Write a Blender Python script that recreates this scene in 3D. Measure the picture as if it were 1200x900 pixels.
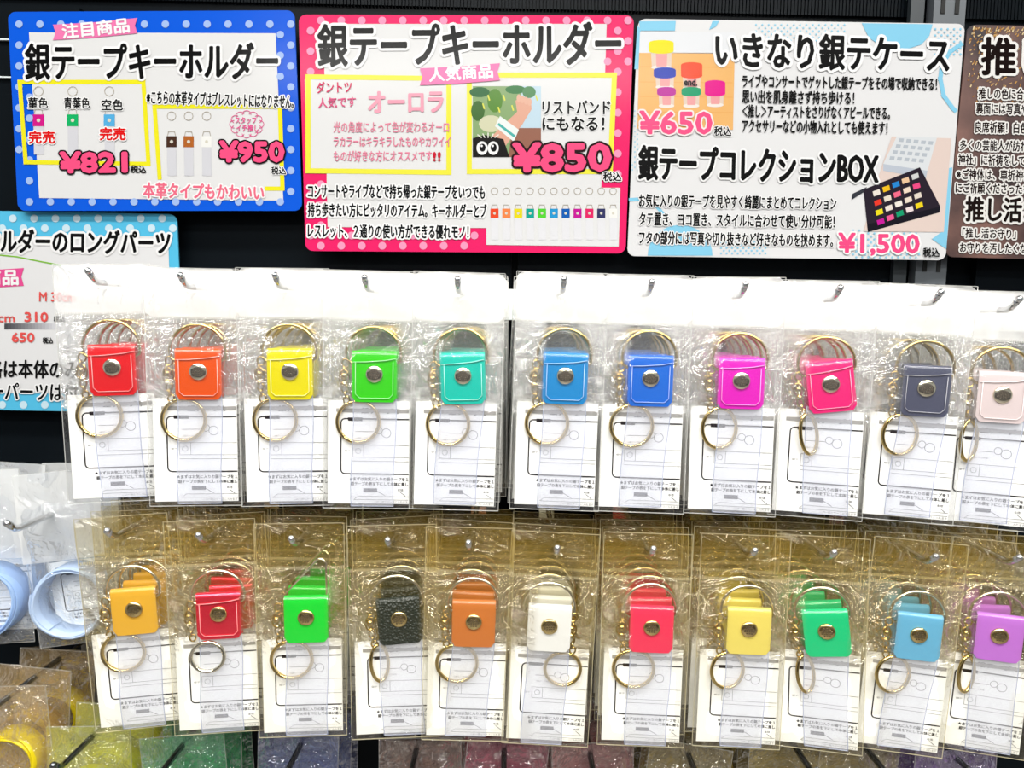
import bpy, math, random
from mathutils import Vector, Matrix, noise
for o in list(bpy.data.objects): bpy.data.objects.remove(o)
C = bpy.context.scene.collection
R = math.radians

# ---------------- camera, world, lights, exposure ----------------
F = 870.0
CAM = Vector((0, 0, 1.4))
CROT = Matrix.Rotation(R(85), 3, 'X') @ Matrix.Rotation(R(1.3), 3, 'Z')
cd = bpy.data.cameras.new('camera'); cam = bpy.data.objects.new('camera', cd); C.objects.link(cam)
cam.matrix_world = Matrix.Translation(CAM) @ CROT.to_4x4()
cd.sensor_width = 36; cd.lens = 36 * F / 1200; cd.clip_start = 0.01
bpy.context.scene.camera = cam
sc = bpy.context.scene
sc.view_settings.view_transform = 'Standard'; sc.view_settings.look = 'None'
sc.view_settings.gamma = 1; sc.view_settings.use_curve_mapping = False
sc.view_settings.exposure = -0.05
sc.cycles.transparent_max_bounces = 64
sc.cycles.max_bounces = 10
w = bpy.data.worlds.new('store_ambience'); sc.world = w; w.use_nodes = True
w.node_tree.nodes['Background'].inputs[0].default_value = (0.93, 0.97, 1, 1)
w.node_tree.nodes['Background'].inputs[1].default_value = 0.42
def area(name, loc, sx, sy, power, col=(1, 1, 1)):
    l = bpy.data.lights.new(name, 'AREA'); l.shape = 'RECTANGLE'; l.size = sx; l.size_y = sy; l.energy = power; l.color = col
    o = bpy.data.objects.new(name, l); C.objects.link(o); o.location = loc
    return o
# unseen ceiling tubes; the two rows further back are added for film highlights
area('ceiling_lamp', (0.0, -0.35, 2.75), 2.4, 0.16, 64, (1, 0.985, 0.95))
area('ceiling_lamp', (0.2, -1.5, 2.75), 2.4, 0.16, 80, (1, 0.985, 0.95))
area('ceiling_lamp', (-0.2, -2.9, 2.75), 2.4, 0.16, 100, (1, 0.985, 0.95))
area('ceiling_lamp', (-1.5, 0.0, 2.75), 0.16, 1.2, 16, (1, 0.985, 0.95))
area('ceiling_lamp', (1.6, 0.0, 2.75), 0.16, 1.2, 16, (1, 0.985, 0.95))

def at(px, py, Y):
    """the point of the vertical plane y = Y seen at a pixel of the 1200x900 photograph"""
    d = CROT @ Vector(((px - 600) / F, (450 - py) / F, -1))
    return CAM + d * (Y / d.y)

# ---------------- materials ----------------
MATS = {}
def mat(name, col, rough=0.5, metal=0, coat=0, bump=None, alpha=1, spec=0.5, sss=0):
    if name in MATS: return MATS[name]
    m = bpy.data.materials.new(name); m.use_nodes = True; nt = m.node_tree
    p = nt.nodes['Principled BSDF']
    p.inputs['Base Color'].default_value = (*col, 1); p.inputs['Roughness'].default_value = rough
    p.inputs['Metallic'].default_value = metal; p.inputs['Coat Weight'].default_value = coat
    p.inputs['Alpha'].default_value = alpha; p.inputs['Specular IOR Level'].default_value = spec
    if bump:
        tc = nt.nodes.new('ShaderNodeTexCoord')
        n = nt.nodes.new('ShaderNodeTexNoise' if bump[2] == 'n' else 'ShaderNodeTexVoronoi'); n.inputs['Scale'].default_value = bump[0]
        b = nt.nodes.new('ShaderNodeBump'); b.inputs['Strength'].default_value = bump[1]; b.inputs['Distance'].default_value = 0.001
        nt.links.new(tc.outputs['Object'], n.inputs['Vector'])
        nt.links.new(n.outputs[0], b.inputs['Height']); nt.links.new(b.outputs[0], p.inputs['Normal'])
    MATS[name] = m
    return m
def hexc(h):
    f = lambda c: ((c / 255 + 0.055) / 1.055) ** 2.4 if c > 10 else c / 255 / 12.92
    return tuple(f(int(h[i:i + 2], 16)) for i in (0, 2, 4))
def ink(h): return mat('ink_' + h, tuple(0.54 * q for q in hexc(h)), 0.16, spec=0.12)
def film(name, tint, milk_col, milk, rough=0.12, gloss=0.10, bscale=90, bstr=0.5, zone=False):
    """thin clear plastic: transparent sheet with a little milky scattering and a creased gloss"""
    if name in MATS: return MATS[name]
    m = bpy.data.materials.new(name); m.use_nodes = True; nt = m.node_tree; nt.nodes.clear()
    N = nt.nodes.new; L = nt.links.new
    out = N('ShaderNodeOutputMaterial')
    tr = N('ShaderNodeBsdfTransparent'); tr.inputs[0].default_value = (*tint, 1)
    df = N('ShaderNodeBsdfDiffuse'); df.inputs[0].default_value = (*milk_col, 1)
    tl = N('ShaderNodeBsdfTranslucent'); tl.inputs[0].default_value = (*milk_col, 1)
    gl = N('ShaderNodeBsdfGlossy'); gl.inputs['Roughness'].default_value = rough
    tc = N('ShaderNodeTexCoord')
    n1 = N('ShaderNodeTexNoise'); n1.inputs['Scale'].default_value = bscale; n1.inputs['Detail'].default_value = 3; n1.inputs['Distortion'].default_value = 1.5
    b = N('ShaderNodeBump'); b.inputs['Strength'].default_value = bstr; b.inputs['Distance'].default_value = 0.012
    L(tc.outputs['Object'], n1.inputs['Vector']); L(n1.outputs[0], b.inputs['Height'])
    L(b.outputs[0], gl.inputs['Normal'])
    if zone:                                                   # creases gather round the keychain, the film lies flat over the card
        sx = N('ShaderNodeSeparateXYZ'); L(tc.outputs['Object'], sx.inputs[0])
        mr = N('ShaderNodeMapRange'); mr.interpolation_type = 'SMOOTHSTEP'
        mr.inputs['From Min'].default_value = -0.098; mr.inputs['From Max'].default_value = -0.070
        mr.inputs['To Min'].default_value = bstr * 0.10; mr.inputs['To Max'].default_value = bstr
        L(sx.outputs['Z'], mr.inputs['Value'])
        ax = N('ShaderNodeMath'); ax.operation = 'ABSOLUTE'; sb = N('ShaderNodeMath'); sb.operation = 'SUBTRACT'; sb.inputs[1].default_value = 0.0045
        L(sx.outputs['X'], sb.inputs[0]); L(sb.outputs[0], ax.inputs[0])
        mx = N('ShaderNodeMapRange'); mx.interpolation_type = 'SMOOTHSTEP'
        mx.inputs['From Min'].default_value = 0.013; mx.inputs['From Max'].default_value = 0.019
        mx.inputs['To Min'].default_value = 0.18; mx.inputs['To Max'].default_value = 1
        L(ax.outputs[0], mx.inputs['Value'])
        mu = N('ShaderNodeMath'); mu.operation = 'MULTIPLY'; L(mr.outputs[0], mu.inputs[0]); L(mx.outputs[0], mu.inputs[1]); L(mu.outputs[0], b.inputs['Strength']); zoned = (mx, mu)
    lw = N('ShaderNodeLayerWeight'); lw.inputs[0].default_value = 0.25; L(b.outputs[0], lw.inputs['Normal'])
    ma = N('ShaderNodeMath'); ma.operation = 'MULTIPLY_ADD'; ma.inputs[1].default_value = 0.4; ma.inputs[2].default_value = gloss
    L(lw.outputs['Fresnel'], ma.inputs[0])
    m1 = N('ShaderNodeMixShader'); L(ma.outputs[0], m1.inputs[0]); L(tr.outputs[0], m1.inputs[1]); L(gl.outputs[0], m1.inputs[2])
    m2 = N('ShaderNodeMixShader'); m2.inputs[0].default_value = 0.35; L(df.outputs[0], m2.inputs[1]); L(tl.outputs[0], m2.inputs[2])
    m3 = N('ShaderNodeMixShader'); m3.inputs[0].default_value = milk
    if zone:
        k1 = N('ShaderNodeMath'); k1.operation = 'MULTIPLY'; k1.inputs[1].default_value = milk / bstr; L(mu.outputs[0], k1.inputs[0]); L(k1.outputs[0], m3.inputs[0])
        k2 = N('ShaderNodeMath'); k2.operation = 'MULTIPLY'; L(ma.outputs[0], k2.inputs[0]); L(mx.outputs[0], k2.inputs[1]); L(k2.outputs[0], m1.inputs[0])
    L(m1.outputs[0], m3.inputs[1]); L(m2.outputs[0], m3.inputs[2])
    L(m3.outputs[0], out.inputs[0])
    MATS[name] = m
    return m
FILM1 = film('clear_film', (0.99, 0.99, 0.985), (0.95, 0.95, 0.94), 0.11, 0.045, 0.07, 60, 1.0, True)
HEAD1 = film('glare_header_film', (0.97, 0.97, 0.96), (0.97, 0.97, 0.96), 0.42, 0.08, 0.07, 40, 0.8)  # milky white imitates overexposed glare on the stacked headers
FILM2 = film('warm_shade_film', (0.992, 0.988, 0.965), (0.55, 0.40, 0.08), 0.11, 0.045, 0.07, 60, 1.0, True)  # lower row's copy of the clear film, warm shade painted into its tint
HEAD2 = film('warm_shade_header_film', (0.96, 0.93, 0.80), (0.64, 0.43, 0.06), 0.10, 0.07, 0.05, 40, 0.8)  # header copy with the same warm shade in its colour
FILM3 = film('wide_bag_film', (0.97, 0.97, 0.95), (0.9, 0.88, 0.80), 0.035, 0.07, 0.05, 45, 1.0)
SLEEVE = film('clear_sleeve_vinyl', (0.95, 0.955, 0.975), (0.84, 0.85, 0.91), 0.19, rough=0.12, gloss=0.05, bscale=30, bstr=0.15)
SLEEVE_EDGE = film('sleeve_edge_vinyl', (0.75, 0.78, 0.88), (0.72, 0.76, 0.88), 0.45)
GOLD = mat('pale_gold_metal', (0.66, 0.49, 0.19), 0.10, 1)
SILV = mat('silver_metal', (0.80, 0.74, 0.58), 0.12, 1)
CHROME = mat('chrome', (0.72, 0.73, 0.74), 0.12, 1)
BLACKCHROME = mat('dark_chrome', (0.22, 0.23, 0.24), 0.18, 1)
CARD = mat('white_card', (0.93, 0.93, 0.92), 0.6, spec=0.2)
def vinyl(name, h, jelly):
    if name in MATS: return MATS[name]
    c = tuple(0.68 * q for q in hexc(h))
    m = mat(name, c, 0.14, 0, 0.25, (160, 0.25, 'n'), 0.93 if jelly else 1)
    return m

# ---------------- object helpers ----------------
def link(name, me, parent=None):
    o = bpy.data.objects.new(name, me); C.objects.link(o)
    if parent: o.parent = parent
    return o
class MB:
    def __init__(s): s.v = []; s.f = []; s.m = []; s.mats = []; s.sm = []
    def mi(s, m):
        if m not in s.mats: s.mats.append(m)
        return s.mats.index(m)
    def add(s, vs, fs, m, smooth=False):
        b = len(s.v); s.v += [tuple(v) for v in vs]; k = s.mi(m)
        for f in fs: s.f.append(tuple(i + b for i in f)); s.m.append(k); s.sm.append(smooth)
    def box(s, c, d, m, rot=None):
        vs = []
        for x in (-.5, .5):
            for y in (-.5, .5):
                for z in (-.5, .5):
                    p = Vector((x * d[0], y * d[1], z * d[2]))
                    if rot: p = rot @ p
                    vs.append(p + Vector(c))
        s.add(vs, [(0, 1, 3, 2), (4, 6, 7, 5), (0, 4, 5, 1), (2, 3, 7, 6), (0, 2, 6, 4), (1, 5, 7, 3)], m)
    def tube(s, pts, r, m, n=8, closed=False, caps=True):
        P = [Vector(p) for p in pts]; k = len(P); vs = []; fs = []
        T = []
        for i in range(k):
            a = P[(i - 1) % k] if (closed or i > 0) else P[i]; b = P[(i + 1) % k] if (closed or i < k - 1) else P[i]
            T.append((b - a).normalized())
        up = Vector((0, 1, 0)) if abs(T[0].y) < 0.9 else Vector((0, 0, 1))
        u = T[0].cross(up).normalized()
        for i in range(k):
            u = (u - T[i] * u.dot(T[i])).normalized(); v = T[i].cross(u)
            rr = r[i] if isinstance(r, (list, tuple)) else r
            for j in range(n):
                a = 2 * math.pi * j / n
                vs.append(P[i] + u * (rr * math.cos(a)) + v * (rr * math.sin(a)))
        for i in range(k if closed else k - 1):
            for j in range(n):
                i2 = (i + 1) % k
                fs.append((i * n + j, i * n + (j + 1) % n, i2 * n + (j + 1) % n, i2 * n + j))
        if caps and not closed:
            fs.append(tuple(range(n - 1, -1, -1))); fs.append(tuple((k - 1) * n + j for j in range(n)))
        s.add(vs, fs, m, True)
    def ball(s, c, r, m, n=10):
        c = Vector(c); vs = []; fs = []
        for i in range(n + 1):
            t = math.pi * i / n
            for j in range(n): a = 2 * math.pi * j / n; vs.append(c + Vector((r * math.sin(t) * math.cos(a), r * math.sin(t) * math.sin(a), r * math.cos(t))))
        for i in range(n):
            for j in range(n): fs.append((i * n + j, (i + 1) * n + j, (i + 1) * n + (j + 1) % n, i * n + (j + 1) % n))
        s.add(vs, fs, m, True)
    def grid(s, rows, m, smooth=True, wrap=False):
        a = len(rows); b = len(rows[0]); fs = []
        for i in range(a - 1):
            for j in range(b if wrap else b - 1):
                fs.append((i * b + j, i * b + (j + 1) % b, (i + 1) * b + (j + 1) % b, (i + 1) * b + j))
        s.add([p for r in rows for p in r], fs, m, smooth)
    def mesh(s, name):
        me = bpy.data.meshes.new(name); me.from_pydata(s.v, [], s.f)
        for m in s.mats: me.materials.append(m)
        me.polygons.foreach_set('material_index', s.m); me.polygons.foreach_set('use_smooth', s.sm)
        me.update(); return me
    def build(s, name, parent=None): return link(name, s.mesh(name), parent)
def thing(name, label, cat, loc=(0, 0, 0), group=None):
    o = link(name, None); o.location = loc; tag(o, label, cat, group); return o
def tag(o, label, cat, group=None):
    o['label'] = label; o['category'] = cat
    if group: o['group'] = group
    return o
def struct(o, label=None):
    o['kind'] = 'structure'
    if label: o['label'] = label; o['category'] = 'structure'
    return o
def glyphs(s):
    """outlines of a line of text: vertices and faces in em units"""
    cu = bpy.data.curves.new('line', 'FONT'); cu.body = s; cu.resolution_u = 2
    o = bpy.data.objects.new('line', cu); me = o.to_mesh()
    vs = [(v.co.x, v.co.y) for v in me.vertices]; fs = [tuple(p.vertices) for p in me.polygons]
    o.to_mesh_clear(); bpy.data.objects.remove(o); bpy.data.curves.remove(cu)
    x0 = min(v[0] for v in vs); x1 = max(v[0] for v in vs)
    return [(v[0] - x0, v[1]) for v in vs], fs, x1 - x0

# ---------------- the shop wall ----------------
BLACK = mat('black_panel', (0.003, 0.0045, 0.006), 0.3, spec=0.05)
CHAR = mat('charcoal_steel', (0.075, 0.085, 0.095), 0.4)
SLOT = mat('slot_dark', (0.003, 0.003, 0.003), 0.8)
ALU = mat('painted_strip', (0.55, 0.60, 0.60), 0.4)
WY = 0.690
mb = MB(); mb.box((0, WY + 0.03, 1.3), (3.4, 0.04, 2.6), BLACK)
struct(mb.build('wall_back'))
zt = at(600, 20, WY).z
wb = bpy.data.objects['wall_back']
mb = MB()
for i in range(-300, 300): mb.box((i * 0.0031, WY + 0.008, zt + 0.13), (0.0022, 0.004, 0.24), BLACK)
o = mb.build('ribbed_panel', wb); o['kind'] = 'stuff'
for x0, x1 in ((-1.2, -0.395), (-0.385, -0.003), (0.003, 0.345)):
    for z0, z1 in ((0.02, 0.5), (0.505, 0.95), (0.955, 1.36), (1.365, zt)):
        mb = MB(); mb.box(((x0 + x1) / 2, WY + 0.007, (z0 + z1) / 2), (x1 - x0, 0.012, z1 - z0), BLACK); mb.build('wall_panel', wb)
for z0, z1 in ((0.02, 0.5), (0.505, 0.95), (0.955, 1.36), (1.365, zt)):
    mb = MB(); mb.box((0.85, WY + 0.007, (z0 + z1) / 2), (0.85, 0.012, z1 - z0), BLACK); mb.build('wall_panel', wb)
# upright with two rows of slots
ux = at(1113, 10, WY - 0.01).x
mb = MB(); zc = 1.35
mb.box((ux, WY - 0.004, zc), (0.028, 0.012, 2.5), CHAR); up = mb.build('trim_1'); struct(up)
for sx in (-0.0062, 0.0062):
    for i in range(-9, 22):
        mb = MB(); mb.box((ux + sx, WY - 0.0103, at(1113, 19, WY - 0.01).z + 0.019 - i * 0.045), (0.0036, 0.001, 0.034), SLOT)
        mb.build('slot', up)
mb = MB(); mb.box((at(1072, 10, WY).x, WY - 0.002, zc), (0.012, 0.006, 2.5), mat('dark_steel', (0.02, 0.026, 0.03), 0.4)); struct(mb.build('trim_2'))
for y in (47, 91):
    mb = MB(); p = at(0, y, WY); mb.box((p.x, WY - 0.001, p.z), (0.12, 0.003, 0.0012), ALU); struct(mb.build('trim_3' if y < 60 else 'trim_4'))
FL = mat('shop_floor', (0.16, 0.15, 0.14), 0.4, bump=(30, 0.1, 'n'))
mb = MB(); mb.box((0, -1.5, -0.02), (6, 5, 0.04), FL); struct(mb.build('floor'))
mb = MB(); mb.box((0, -1.5, 2.83), (6, 5, 0.04), mat('ceiling_board', (0.6, 0.6, 0.58), 0.8)); struct(mb.build('ceiling'))
mb = MB(); mb.box((0, -2.6, 0.85), (6, 0.3, 1.7), mat('dark_reflection_block', (0.05, 0.045, 0.05), 0.7)); struct(mb.build('reflection_wall_front'))  # unseen dark block, added so the metal has something dark to mirror

# ---------------- hooks ----------------
hooks = []
def hook(px, py, label, group, metal=CHROME, r=0.0023, Ytip=0.522, back=WY):
    t = at(px, py, Ytip)
    z = t.z - 0.0075
    o = thing('display_hook', label, 'hook', (t.x, back, z), group)
    mb = MB()
    yl = [back - 0.002, 0.60, Ytip + 0.017, Ytip + 0.013]
    pts = [(0, y - back, 0) for y in yl] + [(0, Ytip + 0.009 - back, 0.001), (0, Ytip + 0.005 - back, 0.0035), (0, Ytip - back + 0.001, 0.0068)]
    mb.tube(pts, r, metal, 12); mb.build('hook_rod', o)
    mb = MB(); mb.ball((0, Ytip - back + 0.0005, 0.0072), r * 1.08, metal); mb.build('rounded_tip', o)
    mb = MB(); mb.box((0, -0.003, 0), (0.014, 0.004, 0.03), metal); mb.build('back_plate', o)
    return t.x, z
ORD = ['leftmost', 'second', 'third', 'fourth', 'fifth', 'sixth', 'seventh', 'eighth', 'ninth', 'tenth', 'eleventh']

# ---------------- shared meshes of one keychain pack (metres, origin at the hang hole) ----------------
mm = 0.001
ZH, ZB, BW = -0.021, -0.160, 0.033
rnd = random.Random(5)
def fy(x, z, seed, side):
    e = max(0.0, 1 - (abs(x) / BW) ** 3)
    g = math.exp(-((z + 0.058) / 0.03) ** 2)
    b = min(1, (z - ZB) / 0.012) * min(1, (ZH - z) / 0.006 + 0.12)
    wv = noise.noise(Vector((x * 70 + seed * 9, z * 45, seed * 3.1))) * 0.0016 + noise.noise(Vector((x * 190 + seed * 5, z * 160, seed * 7.7))) * 0.0006
    base = (0.0032 + 0.0030 * g) if side < 0 else 0.0028
    return side * (base * e * b) + wv * e * b
def bag_mesh(seed, m):
    mb = MB()
    for side in (-1, 1):
        rows = []
        for i in range(29):
            z = ZH + (ZB - ZH) * i / 28
            rows.append([(x + 0.0006 * noise.noise(Vector((seed, z * 40, side))) * (abs(x) > 0.03), fy(x, z, seed, side), z) for x in [BW * (2 * j / 16 - 1) for j in range(17)]])
        mb.grid(rows, m)
    # welded side seams and bottom edge, standing a little proud as thin bright lines
    return mb.mesh('bag')
def header_mesh(seed, m):
    mb = MB(); n = 40; rows = []
    zc = 0.0
    for k in range(6):
        t = k / 5; row = []
        for j in range(n):
            a = 2 * math.pi * j / n; c, s_ = math.cos(a), math.sin(a)
            hx, hz = 0.0035 * c, 0.0035 * s_
            top = 0.0145 if s_ > 0 else 0.021
            sc_ = min(BW / max(abs(c), 1e-6), top / max(abs(s_), 1e-6))
            bx, bz = c * sc_, s_ * sc_
            x = hx + (bx - hx) * t; z = zc + hz + (bz - hz) * t
            row.append((x, noise.noise(Vector((x * 50 + seed * 4, z * 50, seed))) * 0.0022 * t * (1 if s_ > -0.5 else 0.4), z))
        rows.append(row)
    mb.grid(rows, m, wrap=True)
    return mb.mesh('hang_header')
def seal_mesh(m):
    mb = MB()
    for i in range(44):
        x = -BW + 0.0006 + i * (2 * BW - 0.0012) / 43
        mb.box((x, -0.0006, ZH), (0.0007, 0.0004, 0.0022), m)
    return mb.mesh('heat_seal_pattern')
SEAL1 = film('seal_white', (0.9, 0.9, 0.88), (0.95, 0.95, 0.92), 0.35)
SEAL2 = film('seal_cream', (0.92, 0.88, 0.76), (0.90, 0.84, 0.60), 0.32)  # seal copy carrying the lower row's painted warm tint
def edge_mesh(m):
    mb = MB()
    for s in (-1, 1): mb.box((s * BW, 0, (0.0145 + ZB) / 2), (0.0004, 0.0004, 0.0145 - ZB), m)
    mb.box((0, 0, ZB), (2 * BW, 0.0005, 0.0005), m); mb.box((0, 0, 0.0145), (2 * BW, 0.0004, 0.0004), m)
    return mb.mesh('welded_edge')
bags = {(k, r): bag_mesh(k + 20 * r, FILM1 if r == 0 else FILM2) for k in range(5) for r in (0, 1)}
heads = {(k, r): header_mesh(k + 20 * r, HEAD1 if r == 0 else HEAD2) for k in range(5) for r in (0, 1)}
seals = [seal_mesh(SEAL1), seal_mesh(SEAL2)]
edges = [edge_mesh(SEAL1), edge_mesh(SEAL2)]

# printed card
CW, CH, CZ = 0.0595, 0.077, -0.080
def card_mesh():
    mb = MB(); rows = []
    vs = []; nx = 6
    for j in range(nx + 1):
        x = -CW / 2 + CW * j / nx; y = 0.0016 + 0.0006 * math.cos(x * 60)
        vs += [(x, y, CZ), (x, y, CZ - CH), (x, y + 0.0004, CZ), (x, y + 0.0004, CZ - CH)]
    fs = []
    for j in range(nx):
        a = j * 4; b = a + 4
        fs += [(a, a + 1, b + 1, b), (a + 2, b + 2, b + 3, a + 3), (a, b, b + 2, a + 2), (a + 1, a + 3, b + 3, b + 1)]
    mb.add(vs, fs, CARD)
    return mb.mesh('insert_card')
INK = ink('2a2226'); GREY = ink('9a9690'); LGREY = ink('c9c6c2')
def cardpt(x, y): 
    X = -CW / 2 + x * mm
    return (X, 0.0016 + 0.0006 * math.cos(X * 60) - 0.00018, CZ - y * mm)
def seg(mb, a, b, wd, m):
    a = Vector(a); b = Vector(b); d = (b - a); 
    n = Vector((-d.y, d.x)).normalized() * wd / 2
    mb.add([cardpt(*(a + n)), cardpt(*(a - n)), cardpt(*(b - n)), cardpt(*(b + n))], [(0, 1, 2, 3)], m)
def ctext(mb, s, x0, x1, y, h, m, bold=0):
    vs, fs, wd = glyphs(s)
    for dx, dy in ([(0, 0)] if not bold else [(0, 0), (bold, 0), (0, bold), (bold, bold)]):
        mb.add([cardpt(x0 + (v[0] / wd) * (x1 - x0) + dx, y - (v[1] - 0.38) * h + dy) for v in vs], fs, m)
def print_mesh():
    mb = MB()
    seg(mb, (6, 7.3), (59, 7.3), 2.8, LGREY)
    ctext(mb, '銀テープキー', 24, 58.5, 7.4, 4.6, INK, 0.18)
    arc = [(12.5 - 3 * math.cos(a), 51.5 + 3 * math.sin(a)) for a in [math.pi / 2 * i / 5 for i in range(6)]]
    top = [(9.5 + 3 - 3 * math.cos(a), 16.5 - 3 * math.sin(a)) for a in [math.pi / 2 * i / 5 for i in range(6)]]
    path = [(59.2, 13.5), top[-1]] + top[::-1] + arc + [(59.2, 54.5)]
    for a, b in zip(path, path[1:]):
        if (Vector(a) - Vector(b)).length > 0.01: seg(mb, a, b, 0.95, INK)
    seg(mb, (14.5, 13.9), (25, 13.9), 2.6, INK); ctext(mb, '本体の付け方', 15.5, 24, 13.9, 1.6, ink('f4f4f4'))
    for cx, cy, r in ((37, 22, 2.6), (42.5, 24, 3.4)):
        ps = [(cx + r * math.cos(t * math.pi / 8), cy + r * math.sin(t * math.pi / 8)) for t in range(17)]
        for a, b in zip(ps, ps[1:]): seg(mb, a, b, 0.4, GREY)
    seg(mb, (20, 23), (34, 23), 0.4, GREY); ctext(mb, '→銀テープ中央', 20, 31, 28, 1.6, GREY)
    for a, b in (((18, 33), (59, 33)), ((18, 33), (18, 42)), ((18, 42), (59, 42)), ((18, 45), (59, 45)), ((26, 33), (26, 42))): seg(mb, a, b, 0.3, GREY)
    ps = [(22 + 2 * math.cos(t * math.pi / 6), 37.5 + 2 * math.sin(t * math.pi / 6)) for t in range(13)]
    for a, b in zip(ps, ps[1:]): seg(mb, a, b, 0.3, GREY)
    ctext(mb, '銀テ', 12, 16.5, 37.5, 1.7, GREY)
    ctext(mb, '★まずはお気に入りの銀テープを１', 15.5, 58.8, 58.4, 2.9, INK, 0.12)
    ctext(mb, '銀テープの表を下にして本体に差し', 16.5, 58.8, 62, 2.9, INK, 0.12)
    seg(mb, (26, 67), (36, 67), 3, ink('77747a')); ctext(mb, '裏面側', 27.5, 34.5, 67, 2, INK)
    ctext(mb, '本体', 51, 55.5, 66.5, 2.3, INK)
    seg(mb, (36, 67.5), (42, 71), 0.35, INK); seg(mb, (53, 68), (57, 71), 0.35, INK)
    for a, b in (((22, 71.5), (59, 71.5)), ((19, 74), (59, 74)), ((22, 71.5), (19, 74))): seg(mb, a, b, 0.3, GREY)
    ctext(mb, 'この一枚とケースに入れます', 34, 58.8, 75.6, 2.0, GREY)
    return mb.mesh('card_print')
CARDM, PRINTM = card_mesh(), print_mesh()

def dring_mesh(m, kind=0):
    mb = MB(); cx = 0.0035
    if kind == 0:
        pts = []
        r = 0.0195; zc = -0.0455
        for i in range(33):
            a = R(-14) + R(208) * i / 32
            pts.append((cx + r * math.cos(a), -0.0005, zc + r * math.sin(a)))
        mb.tube(pts + [(cx - r * .93 + 0.002, -0.0005, zc - 0.0068), (cx + r * .93 - 0.002, -0.0005, zc - 0.0068)], 0.0012, m, 8, closed=True)
    else:                                                       # slanted triangular loop
        c = [(-0.0175, -0.0475), (0.0125, -0.014), (0.0155, -0.014), (0.0185, -0.0175), (0.0185, -0.047)]
        mb.tube([(x + 0.001, -0.0005, z) for x, z in c], 0.0009, m, 8, closed=True)
    return mb.mesh('ring_clasp')
def tab_mesh(m):
    """folded vinyl tab: front flap, round fold over the bar, back flap, with rounded lower corners"""
    W = 0.0162; cx = 0.0045; t = 0.0009
    prof = []
    for i in range(9): prof.append((-0.0030 - 0.0003 * math.sin(i / 8 * 3.1), -0.0805 + (0.0345) * i / 8))
    for i in range(1, 6):
        a = math.pi * i / 6; prof.append((-0.0004 - 0.0026 * math.cos(a), -0.046 + 0.0024 * math.sin(a)))
    for i in range(9): prof.append((0.0022 - 0.0012 * i / 8, -0.046 - 0.0325 * i / 8))
    mb = MB(); nx = 12; np_ = len(prof)
    def pt(i, j, off):
        y, z = prof[i]
        a = prof[max(i - 1, 0)]; b = prof[min(i + 1, np_ - 1)]
        n = Vector((-(b[1] - a[1]), (b[0] - a[0]))).normalized()
        x = -W + 2 * W * j / nx
        # rounded bottom corners
        c = 0.004; ex = abs(x) - (W - c)
        if i == 0 and ex > 0: z += c - math.sqrt(max(0, c * c - min(ex, c) ** 2))
        return (cx + x, y + n.x * off, z + n.y * off)
    outer = [[pt(i, j, t / 2) for j in range(nx + 1)] for i in range(np_)]
    inner = [[pt(i, j, -t / 2) for j in range(nx + 1)] for i in range(np_)]
    mb.grid(outer, m); mb.grid(inner, m)
    for j in (0, nx): mb.grid([[outer[i][j], inner[i][j]] for i in range(np_)], m, False)
    for i in (0, np_ - 1): mb.grid([[outer[i][j] for j in range(nx + 1)], [inner[i][j] for j in range(nx + 1)]], m, False)
    return mb.mesh('snap_tab')
def seam_mesh(m):
    mb = MB(); cx = 0.0045; W = 0.0135; z0, z1 = -0.0775, -0.0512
    pts = [(cx - W, -0.0046, z1), (cx - W, -0.0043, z0 + 0.003), (cx - W + 0.003, -0.0042, z0), (cx + W - 0.003, -0.0042, z0), (cx + W, -0.0043, z0 + 0.003), (cx + W, -0.0046, z1)]
    mb.tube(pts, 0.00028, m, 5)
    mb.tube([(cx - 0.0155, -0.0040, -0.0515), (cx - 0.006, -0.0043, -0.0512), (cx + 0.008, -0.0043, -0.0500), (cx + 0.0155, -0.0040, -0.0485)], 0.00035, m, 5)
    return mb.mesh('pressed_seam')
def rivet_mesh(m, dark):
    mb = MB(); cx, cz, r, y = 0.0045, -0.060, 0.0064, -0.0038
    prof = [(0.0, -0.0016), (0.5, -0.0016), (0.86, -0.0014), (0.97, -0.0009), (1, 0.0)]
    rows = [[(cx + r * p[0] * math.cos(a), y + p[1], cz + r * p[0] * math.sin(a)) for a in [2 * math.pi * j / 24 for j in range(24)]] for p in prof]
    mb.grid(rows, m, wrap=True)
    for k, (dz, hw) in enumerate(((0.0026, 0.0026), (0.0013, 0.0032), (0, 0.0042), (-0.0013, 0.0042), (-0.0028, 0.0028))):
        n = max(2, int(hw / 0.0008))
        for i in range(n):
            x = -hw + (i + 0.5) * 2 * hw / n
            mb.box((cx + x, y - 0.0017, cz + dz), (0.0011 if (i + k) % 3 else 0.0015, 0.0003, 0.00085), dark)
    return mb.mesh('snap_rivet')
def sleeve_mesh(k, m, me_):
    mb = MB(); W = 0.0155; lean = (-0.0012, 0.0022, -0.0045)[k]; z0, z1 = -0.077, -0.158 + 0.0015 * k
    def row(z, side):
        t = (z0 - z) / (z0 - z1)
        cx = 0.0045 + lean * (3 * t * t - 2 * t ** 3) + 0.0005 * math.sin(t * 6 + k)
        return [(cx + W * (2 * j / 8 - 1), -0.0022 + side * 0.0005 * (1 - (2 * j / 8 - 1) ** 2) - 0.0008 * math.sin(t * 4 + k) * t, z) for j in range(9)]
    for side in (-1, 1):
        mb.grid([row(z0 + (z1 - z0) * i / 20, side) for i in range(21)], m)
    for j in (0, 8):
        mb.tube([row(z0 + (z1 - z0) * i / 20, 0)[j] for i in range(21)], 0.00035, me_, 5)
    mb.tube([row(z1, 0)[j] for j in range(9)], 0.0003, me_, 5)
    return mb.mesh('strap_sleeve')
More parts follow.
